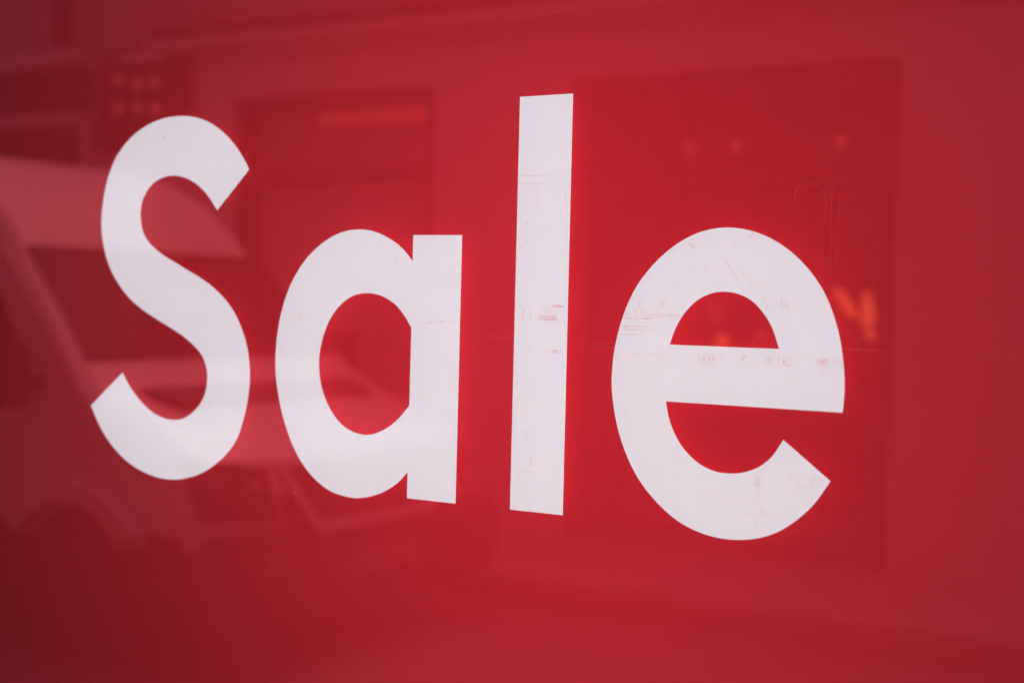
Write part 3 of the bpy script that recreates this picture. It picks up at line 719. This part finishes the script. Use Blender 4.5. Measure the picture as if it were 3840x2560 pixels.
# left bay: darker stone with ledges
lw_ = MB()
lw_.box(-14, -7.505, FY - .3, FY - 0.02, 0.12, LW[2]).box(-14, -6.755, FY - .3, FY - 0.02, 3.385, 4.45)
lw_.build("stone_wall", M_RENDER2, bld)
MB().box(-14, -7.505, FY - .3, FY - 0.1, 2.925, 3.275).box(-14, LW[0], FY - .3, FY - 0.1, LW[2] + .002, 2.835).build("fascia", M_RECESS, bld)
fbox("ledge", M_TRIM, -14, -7.50, 3.28, 3.38, out=0.20, bevel=0.015)
fbox("ledge", M_TRIM, -14, -7.52, 2.84, 2.92, out=0.10, bevel=0.015)
fbox("ledge", M_TRIM, -7.56, -7.48, 2.30, 2.83, out=0.10, bevel=0.015)
fbox("strip_pane", M_GLASS, LW[0], -7.57, 2.30, 2.83, out=-0.12, deep=0.14)
MB().lathe_y((0, 0, 0), [(0.001, 0), (0.045, 0), (0.045, 0.01), (0.001, 0.01)]).build("pipe_cap", M_PLASTIC, bld).location += Vector((-7.82, FY + 0.07, 3.46))
fbox("drainpipe", M_PLASTIC, -7.865, -7.775, 3.47, 4.45, out=0.10, deep=-0.02)
# shop window with frame, transom and rooms behind
def frame(x0, x1, z0, z1, t, parent=None):
    f = MB().box(x0, x0 + t, FY - .22, FY - .05, z0, z1).box(x1 - t, x1, FY - .22, FY - .05, z0, z1)
    f.box(x0 + t, x1 - t, FY - .22, FY - .05, z1 - t, z1)
    return f.build("window_frame", M_FRAME, parent or bld)
frame(*WN, 0.10); frame(*OP, 0.11)
fbox("transom", M_FRAME, WN[0] + .1, WN[1] - .1, 2.32, 2.44, out=-0.06, deep=0.2)
fbox("window_sill", M_TRIM, WN[0] - .04, WN[1] + .04, WN[2] - .07, WN[2] - .003, out=0.08, deep=-0.002)
fbox("window_pane", M_BLIND, WN[0] + .1, WN[1] - .1, WN[2] + .01, 2.31, out=-0.16, deep=0.18)
fbox("window_pane", M_PANE, WN[0] + .1, WN[1] - .1, 2.45, WN[3] - .1, out=-0.16, deep=0.18)
fbox("lit_fascia_strip", M_STRIP, -5.40, -4.49, 2.74, 2.83, out=-0.06, deep=0.15)
room = MB()
room.box(OP[0] - .5, OP[1] + .5, FY - 3.05, FY - 3.0, 0.12, 3.1).box(OP[0] - .55, OP[0] - .5, FY - 3, FY - .3, 0.12, 3.1)
room.box(OP[1] + .5, OP[1] + .55, FY - 3, FY - .3, 0.12, 3.1).box(OP[0] - .5, OP[1] + .5, FY - 3, FY - .3, 3.05, 3.1).box(OP[0] - .5, OP[1] + .5, FY - 3, FY - .3, 0.05, 0.118)
room.build("shop_interior", M_SHOP, bld)

MB().box(OP[0] + .05, OP[1] - .05, FY - 1.62, FY - 1.55, 2.34, 2.42).build("display_rail", M_FRAME, bld)
MB().box(OP[0] - .1, OP[0] + 1.3, FY - 2.4, FY - 1.8, 0.12, 1.02, 0.02).build("shop_counter", M_FRAME, bld)
# six round bulbs on a dark board
board = empty("bulb_sign", (-7.05, FY, 2.6))
tag(board, "dark square board with six round bulbs on the building across the street", "light sign")
MB().box(-7.40, -6.50, FY + 0.012, FY + 0.09, 2.60, 3.275, 0.015).build("board", M_FRAME, board)
for bx, bz in ((-7.14, 3.13), (-6.94, 3.09), (-6.77, 3.09), (-7.14, 2.92), (-6.94, 2.92), (-6.76, 2.90)):
    MB().ball((bx, FY + 0.11, bz), 0.040).build("bulb", M_BULB, board, smooth=True)

# lamps and orange lanterns inside the open shop
for i, (lx, lz, nm) in enumerate(((-3.26, 2.68, "left"), (-2.92, 2.68, "middle"), (-2.17, 2.69, "right"))):
    s = empty("ceiling_spot", (lx, -8.0, lz))
    tag(s, "small warm ceiling spot, %s one in the shop across the street" % nm, "ceiling lamp", "ceiling spots in the far shop")
    MB().box(lx - .03, lx + .03, -8.03, -7.97, lz + .045, 3.05).build("bracket", M_FRAME, s)
    MB().ball((lx, -8.0, lz), 0.036).build("lamp_glass", M_SPOT, s, smooth=True)
def lantern(label, pts, y0, y1, mat=None):
    o = MB().prism(pts, y0, y1).build("paper_lantern", mat or M_ORANGE)
    tag(o, label, "lantern", "orange lanterns in the far shop")
lantern("slanting orange lantern, left neighbour of the tall pointed one", [(-2.18, 1.70), (-2.13, 1.68), (-2.05, 1.56), (-2.05, 1.51), (-2.08, 1.53), (-2.14, 1.62)], -8.05, -7.95)
lantern("tall pointed orange lantern at the right of the far shop", [(-1.965, 1.68), (-1.945, 1.66), (-1.90, 1.50), (-1.91, 1.46), (-1.96, 1.45), (-1.985, 1.50), (-1.97, 1.58)], -8.05, -7.92)
lantern("small orange lantern hanging lowest, at the right of the far shop", [(-1.94, 1.43), (-1.89, 1.42), (-1.835, 1.38), (-1.84, 1.345), (-1.90, 1.36), (-1.95, 1.40)], -8.05, -7.92)
lantern("faint orange lantern, upper one in the middle of the far shop", [(-3.08, 1.56), (-3.02, 1.57), (-2.97, 1.50), (-2.99, 1.44), (-3.05, 1.45)], -8.05, -7.95, M_ORANGE_DIM)
lantern("orange lantern, lower one in the middle of the far shop", [(-2.99, 1.36), (-2.96, 1.35), (-2.95, 1.28), (-3.01, 1.27)], -8.05, -7.95)
lantern("faint orange lantern between the middle and the right of the far shop", [(-2.72, 1.40), (-2.66, 1.39), (-2.67, 1.31), (-2.73, 1.31)], -8.05, -7.95, M_ORANGE_DIM)

# ---- white van parked on the far side, nose towards +x; its near flank lies at y = -2.8
van = empty("delivery_van", (-5.6, -3.78, 0))
tag(van, "white panel van with dark windscreen parked across the street", "van")
YC, HW = -3.78, 0.98
prof = [(-2.92, 0.56), (-2.89, 0.64), (-2.90, 0.74), (-2.98, 0.88), (-3.20, 1.00), (-3.45, 1.09), (-3.70, 1.16), (-4.0, 1.46), (-4.33, 1.76),
        (-4.42, 1.86), (-4.60, 2.02), (-4.82, 2.14), (-5.10, 2.22), (-5.6, 2.25), (-8.2, 2.27), (-8.32, 2.16), (-8.34, 0.56)]
def half(z): return HW if z < 1.1 else (HW - (z - 1.1) * 0.25 if z < 1.76 else 0.815 - (z - 1.76) * 0.16)
bm = bmesh.new()
js = [-1, -0.985, -0.93, -0.5, 0, 0.5, 0.93, 0.985, 1]
rows = []
for (px, pz) in prof:
    row = []
    for j in js:
        e = max(0.0, (abs(j) - 0.93) / 0.07)
        nose = 0.16 * abs(j) ** 4 if px > -3.5 else 0.0
        row.append(bm.verts.new((px - nose - 0.03 * e * e, YC + j * half(pz), pz - 0.035 * e * e)))
    rows.append(row)
for a, b in zip(rows, rows[1:]):
    for i in range(len(js) - 1): bm.faces.new((a[i], a[i + 1], b[i + 1], b[i]))
for s in (0, -1):
    bm.faces.new([r[s] for r in rows])
bm.faces.new([rows[0][i] for i in range(len(js))] + [rows[-1][i] for i in range(len(js) - 1, -1, -1)])
bmesh.ops.recalc_face_normals(bm, faces=bm.faces[:])
me = bpy.data.meshes.new("body"); bm.to_mesh(me); bm.free()
body = mesh_obj("body", me, M_VAN, van)
def slab(name, mat, quad, t, parent=None):
    """a thin bent-free panel through four world points, thickness t along its normal"""
    q = [Vector(p) for p in quad]
    n = (q[1] - q[0]).cross(q[3] - q[0]).normalized()
    mb = MB(); a = [mb.bm.verts.new(p - n * t) for p in q]; b = [mb.bm.verts.new(p + n * t) for p in q]
    mb.bm.faces.new(a[::-1]); mb.bm.faces.new(b)
    for i in range(4): mb.bm.faces.new((a[i], a[(i + 1) % 4], b[(i + 1) % 4], b[i]))
    return mb.build(name, mat, parent or van)
near = -2.80
slab("windscreen", M_GLASS, ((-3.80, -2.92, 1.262), (-4.315, -3.03, 1.742), (-4.315, -4.53, 1.742), (-3.80, -4.64, 1.262)), 0.022)
slab("scuttle_panel", M_PLASTIC, ((-3.40, -3.10, 1.074), (-3.60, -3.02, 1.134), (-3.60, -4.50, 1.134), (-3.40, -4.42, 1.074)), 0.016)
slab("side_window", M_GLASS, ((-4.02, -2.800, 1.13), (-4.44, -2.940, 1.68), (-5.00, -2.940, 1.68), (-5.00, -2.800, 1.13)), 0.016)
MB().box(-8.28, -3.16, YC - HW + 0.24, YC + HW - 0.24, 0.22, 0.57).build("chassis", M_PLASTIC, van)
MB().box(-3.14, -2.835, -4.775, -2.785, 0.20, 0.585, 0.05).build("bumper", M_PLASTIC, van)
gr = MB().prism([(0, 0), (0, 0)][:0] or [(-2.885, 0.60), (-2.86, 0.60), (-2.89, 0.86), (-2.915, 0.86)], -4.30, -3.16).build("grille", M_PLASTIC, van)
for z_, x_ in ((0.66, -2.86), (0.73, -2.868), (0.80, -2.878)):
    MB().box(x_ - .02, x_ + .004, -4.26, -3.20, z_ - .008, z_ + .008).build("grille_bar", M_PLASTIC, gr)
MB().box(-2.90, -2.835, -4.16, -3.30, 0.565, 0.615, 0.008).build("grille_surround", M_CHROME, gr)
slab("grille_surround", M_CHROME, ((-2.865, -3.30, 0.575), (-2.895, -3.06, 0.87), (-2.895, -3.12, 0.87), (-2.865, -3.36, 0.575)), 0.018, gr)
slab("grille_surround", M_CHROME, ((-2.865, -4.16, 0.575), (-2.895, -4.40, 0.87), (-2.895, -4.34, 0.87), (-2.865, -4.10, 0.575)), 0.018, gr)
for s in (1, -1):
    y_ = YC + s * 0.80
    hl = slab("headlight", M_PLASTIC, ((-2.90, y_ - s * 0.10, 0.64), (-2.93, y_ - s * 0.08, 0.86), (-3.16, y_ + s * 0.165, 0.90), (-3.06, y_ + s * 0.168, 0.66)), 0.022)
    MB().ball((-2.95, y_ - s * 0.02, 0.76), 0.055).build("lamp", M_LENS, hl, smooth=True)
    MB().ball((-3.05, y_ + s * 0.09, 0.76), 0.045).build("lamp", M_LENS, hl, smooth=True)
    MB().ball((-2.86, y_ - s * 0.02, 0.47), 0.05).build("fog_lamp", M_LENS, van, smooth=True)
    mr = MB().box(-4.06, -3.94, YC + s * 1.02, YC + s * 1.20, 1.06, 1.34, 0.03).build("wing_mirror", M_PLASTIC, van)
    MB().box(-4.02, -3.97, YC + s * 0.94, YC + s * 1.03, 1.14, 1.20).build("mirror_arm", M_PLASTIC, mr)
MB().box(-2.84, -2.822, -4.02, -3.50, 0.36, 0.47).build("number_plate", M_PLATE, van)
for wx in (-3.70, -7.25):
    for s in (1, -1):
        y_ = YC + s * (HW - 0.10)
        wh = MB().lathe_y((wx, y_, 0.34), [(0.20, -0.10), (0.31, -0.115), (0.345, -0.08), (0.345, 0.08), (0.31, 0.115), (0.20, 0.10)]).build("wheel", M_RUBBER, van)
        MB().lathe_y((wx, y_, 0.34), [(0.02, -0.112), (0.205, -0.108), (0.215, -0.09), (0.215, 0.09), (0.205, 0.108), (0.02, 0.112)]).build("rim", M_PLASTIC, wh)
        c_ = (wx, 0, 0.34)
        MB().arc_band(c_, 0.348, 0.354, y_ - s * .06, y_ + s * 0.118, R(-4), R(184)).build("wheel_arch", M_PLASTIC, van)
        MB().arc_band(c_, 0.355, 0.44, y_ + s * .05, y_ + s * 0.19, R(34), R(146)).build("arch_lip", M_VAN, van)
for s in (1, -1):
    for xa, xb in ((-8.30, -7.62), (-6.88, -4.07), (-3.33, -3.12)):
        ya, yb = sorted((YC + s * (HW - 0.02), YC + s * (HW + 0.014)))
        MB().box(xa, xb, ya, yb, 0.24, 0.585, 0.006).build("side_skirt", M_PLASTIC, van)
slab("door_seam", M_PLASTIC, ((-5.02, -2.797, 0.45), (-5.02, -2.797, 1.08), (-5.035, -2.797, 1.08), (-5.035, -2.797, 0.45)), 0.004)
MB().box(-8.0, -4.3, near - .004, near + .02, 0.62, 0.70, 0.006).build("rubbing_strip", M_PLASTIC, van)
MB().box(-4.95, -4.80, near + .002, near + .03, 0.98, 1.02, 0.006).build("door_handle", M_PLASTIC, van)

# ------------------------------------------------------------------ the sign
sign = empty("sale_sign", (-0.16, 0.0, sz0))
tag(sign, "glossy red window sign with large white lettering reading Sale", "sign")

def smooth_outline(nodes):
    """closed outline in mm: Catmull-Rom through the nodes, sharp at the marked corners, then eased"""
    n = len(nodes); P = [Vector((a, b)) for a, b, _ in nodes]; C = [c for _, _, c in nodes]
    out = []
    for i in range(n):
        p1, p2 = P[i], P[(i + 1) % n]
        if C[i] and C[(i + 1) % n]:
            out.append((p1, True)); continue
        p0 = P[i - 1] if not C[i] else p1 - (P[(i + 2) % n] - p2 if False else (p2 - p1)) * 0.6
        p3 = P[(i + 2) % n] if not C[(i + 1) % n] else p2 + (p2 - p1) * 0.6
        d01, d12, d23 = [max(1e-4, (b - a).length) ** 0.5 for a, b in ((p0, p1), (p1, p2), (p2, p3))]
        m1 = (p2 - p1) + ((p1 - p0) / d01 - (p2 - p0) / (d01 + d12)) * d12
        m2 = (p2 - p1) + ((p3 - p2) / d23 - (p3 - p1) / (d12 + d23)) * d12
        for k in range(10):
            t = k / 10
            q = p1 * (2*t**3 - 3*t**2 + 1) + m1 * (t**3 - 2*t**2 + t) + p2 * (-2*t**3 + 3*t**2) + m2 * (t**3 - t**2)
            out.append((q, bool(C[i]) and k == 0))
    pts = [p for p, _ in out]; fix = [f for _, f in out]; m = len(pts)
    for it in range(120):                          # Taubin smoothing: removes wobble, keeps size
        lam = 0.5 if it % 2 == 0 else -0.51
        new = []
        for i in range(m):
            if fix[i] or (fix[i - 1] and fix[(i + 1) % m]): new.append(pts[i]); continue
            new.append(pts[i] + ((pts[i - 1] + pts[(i + 1) % m]) * 0.5 - pts[i]) * lam)
        pts = new
    return [(p.x / 1000, p.y / 1000) for p in pts]

OUT = {k: [smooth_outline(c) for c in g] for k, g in (("S", GLYPH_S), ("a", GLYPH_A), ("l", GLYPH_L), ("e", GLYPH_E))}

def filled(loops, y, name):
    cu = bpy.data.curves.new(name, 'CURVE'); cu.dimensions = '2D'; cu.fill_mode = 'BOTH'
    for lp in loops:
        sp = cu.splines.new('POLY'); sp.points.add(len(lp) - 1)
        for p, (a, b) in zip(sp.points, lp): p.co = (a, b, 0, 1)
        sp.use_cyclic_u = True
    o = link(bpy.data.objects.new(name, cu))
    dg = bpy.context.evaluated_depsgraph_get(); dg.update()
    me = bpy.data.meshes.new_from_object(o.evaluated_get(dg))
    bpy.data.objects.remove(o); bpy.data.curves.remove(cu)
    me.materials.clear()
    for v in me.vertices: v.co = Vector((v.co.x, y, CENTRE_Z + v.co.y))
    bm = bmesh.new(); bm.from_mesh(me)
    bmesh.ops.remove_doubles(bm, verts=bm.verts[:], dist=1e-6)
    bm.normal_update()
    fl = [f for f in bm.faces if f.normal.y > 0]
    if fl: bmesh.ops.reverse_faces(bm, faces=fl)
    bm.to_mesh(me); bm.free()
    return me

# opal diffuser sheet a finger's breadth behind the film
MB().quad((sx0, 0.018, sz0), (sx1, 0.018, sz0), (sx1, 0.018, sz1), (sx0, 0.018, sz1)).build("opal_panel", M_ACRYLIC, sign)
rect = [(sx0, sz0 - CENTRE_Z), (sx1, sz0 - CENTRE_Z), (sx1, sz1 - CENTRE_Z), (sx0, sz1 - CENTRE_Z)]
film = mesh_obj("red_film", filled([rect] + [c for g in OUT.values() for c in g], 0.0, "red_film"), M_FILM, sign)
film["label"] = "glossy red film around the white letters"
letters = {}
for ch, g in OUT.items():
    letters[ch] = mesh_obj("letter", filled(g, 0.0, "letter"), M_LETTER, sign)
    letters[ch]["label"] = "white letter %s" % ch

# ink smears, scratches and dust on the sign's face
rnd = random.Random(11)
def marks(kind_keys, name, mat, parent, y, fade=1.0):
    vs, fs, op, step = [], [], [], 0
    for k, wd, o, pts in MARKS:
        if k not in kind_keys: continue
        step += 1; lift = y - 1.5e-5 * step        # every stroke on a level of its own
        if len(pts) == 1:
            cx, cy = pts[0]; b = len(vs); n = 6; ph = rnd.random() * 6
            for i in range(n):
                r = wd * 0.5 * rnd.uniform(0.7, 1.3)
                vs.append((cx + r * math.cos(ph + i * 2 * math.pi / n), cy + 1.4 * r * math.sin(ph + i * 2 * math.pi / n), lift)); op.append(o)
            fs.append(tuple(range(b, b + n))); continue
        # resample to short steps, wobble, break up
        P = [Vector(p) for p in pts]; seg = []
        for a, c in zip(P, P[1:]):
            m = max(1, int((c - a).length / 3.0))
            seg += [a + (c - a) * (i / m) for i in range(m)]
        seg.append(P[-1])
        for it in range(3):
            seg = [seg[0]] + [(seg[i - 1] + seg[i] * 2 + seg[i + 1]) / 4 for i in range(1, len(seg) - 1)] + [seg[-1]]
        prev = None
        for i, q in enumerate(seg):
            d = (seg[min(i + 1, len(seg) - 1)] - seg[max(i - 1, 0)]); d = d.normalized() if d.length else Vector((1, 0))
            nrm = Vector((-d.y, d.x)); h = wd * 0.5 * rnd.uniform(0.55, 1.35)
            q = q + nrm * rnd.uniform(-0.25, 0.25)
            oo = o * rnd.choice((0.25, 0.7, 1.0, 1.0, 1.2)) * (0.45 if i in (0, len(seg) - 1) else 1)
            b = len(vs); oo *= fade; vs += [(*(q + nrm * h), lift), (*(q - nrm * h), lift)]; op += [oo, oo]
            if prev is not None: fs.append((prev, prev + 1, b + 1, b))
            prev = b
    me = bpy.data.meshes.new(name)
    me.from_pydata([(a / 1000, ly, CENTRE_Z + b / 1000) for a, b, ly in vs], [], fs)
    at = me.attributes.new("opacity", 'FLOAT', 'POINT')
    at.data.foreach_set("value", op)
    ob = mesh_obj(name, me, mat, parent)
    ob["kind"] = "stuff"
    return ob
marks("e", "ink_smears", M_INK, letters["e"], -0.0006, 1.0)
marks("l", "ink_smears", M_INK, letters["l"], -0.0006, 1.1)
marks("a", "ink_smears", M_INK, letters["a"], -0.0006)
marks("d", "specks", M_SPECK, letters["S"], -0.0006)
marks("f", "scratches", M_SCRATCH, film, -0.0006, 0.36)
marks("s", "veil_and_dust", M_DUST, film, -0.0009)
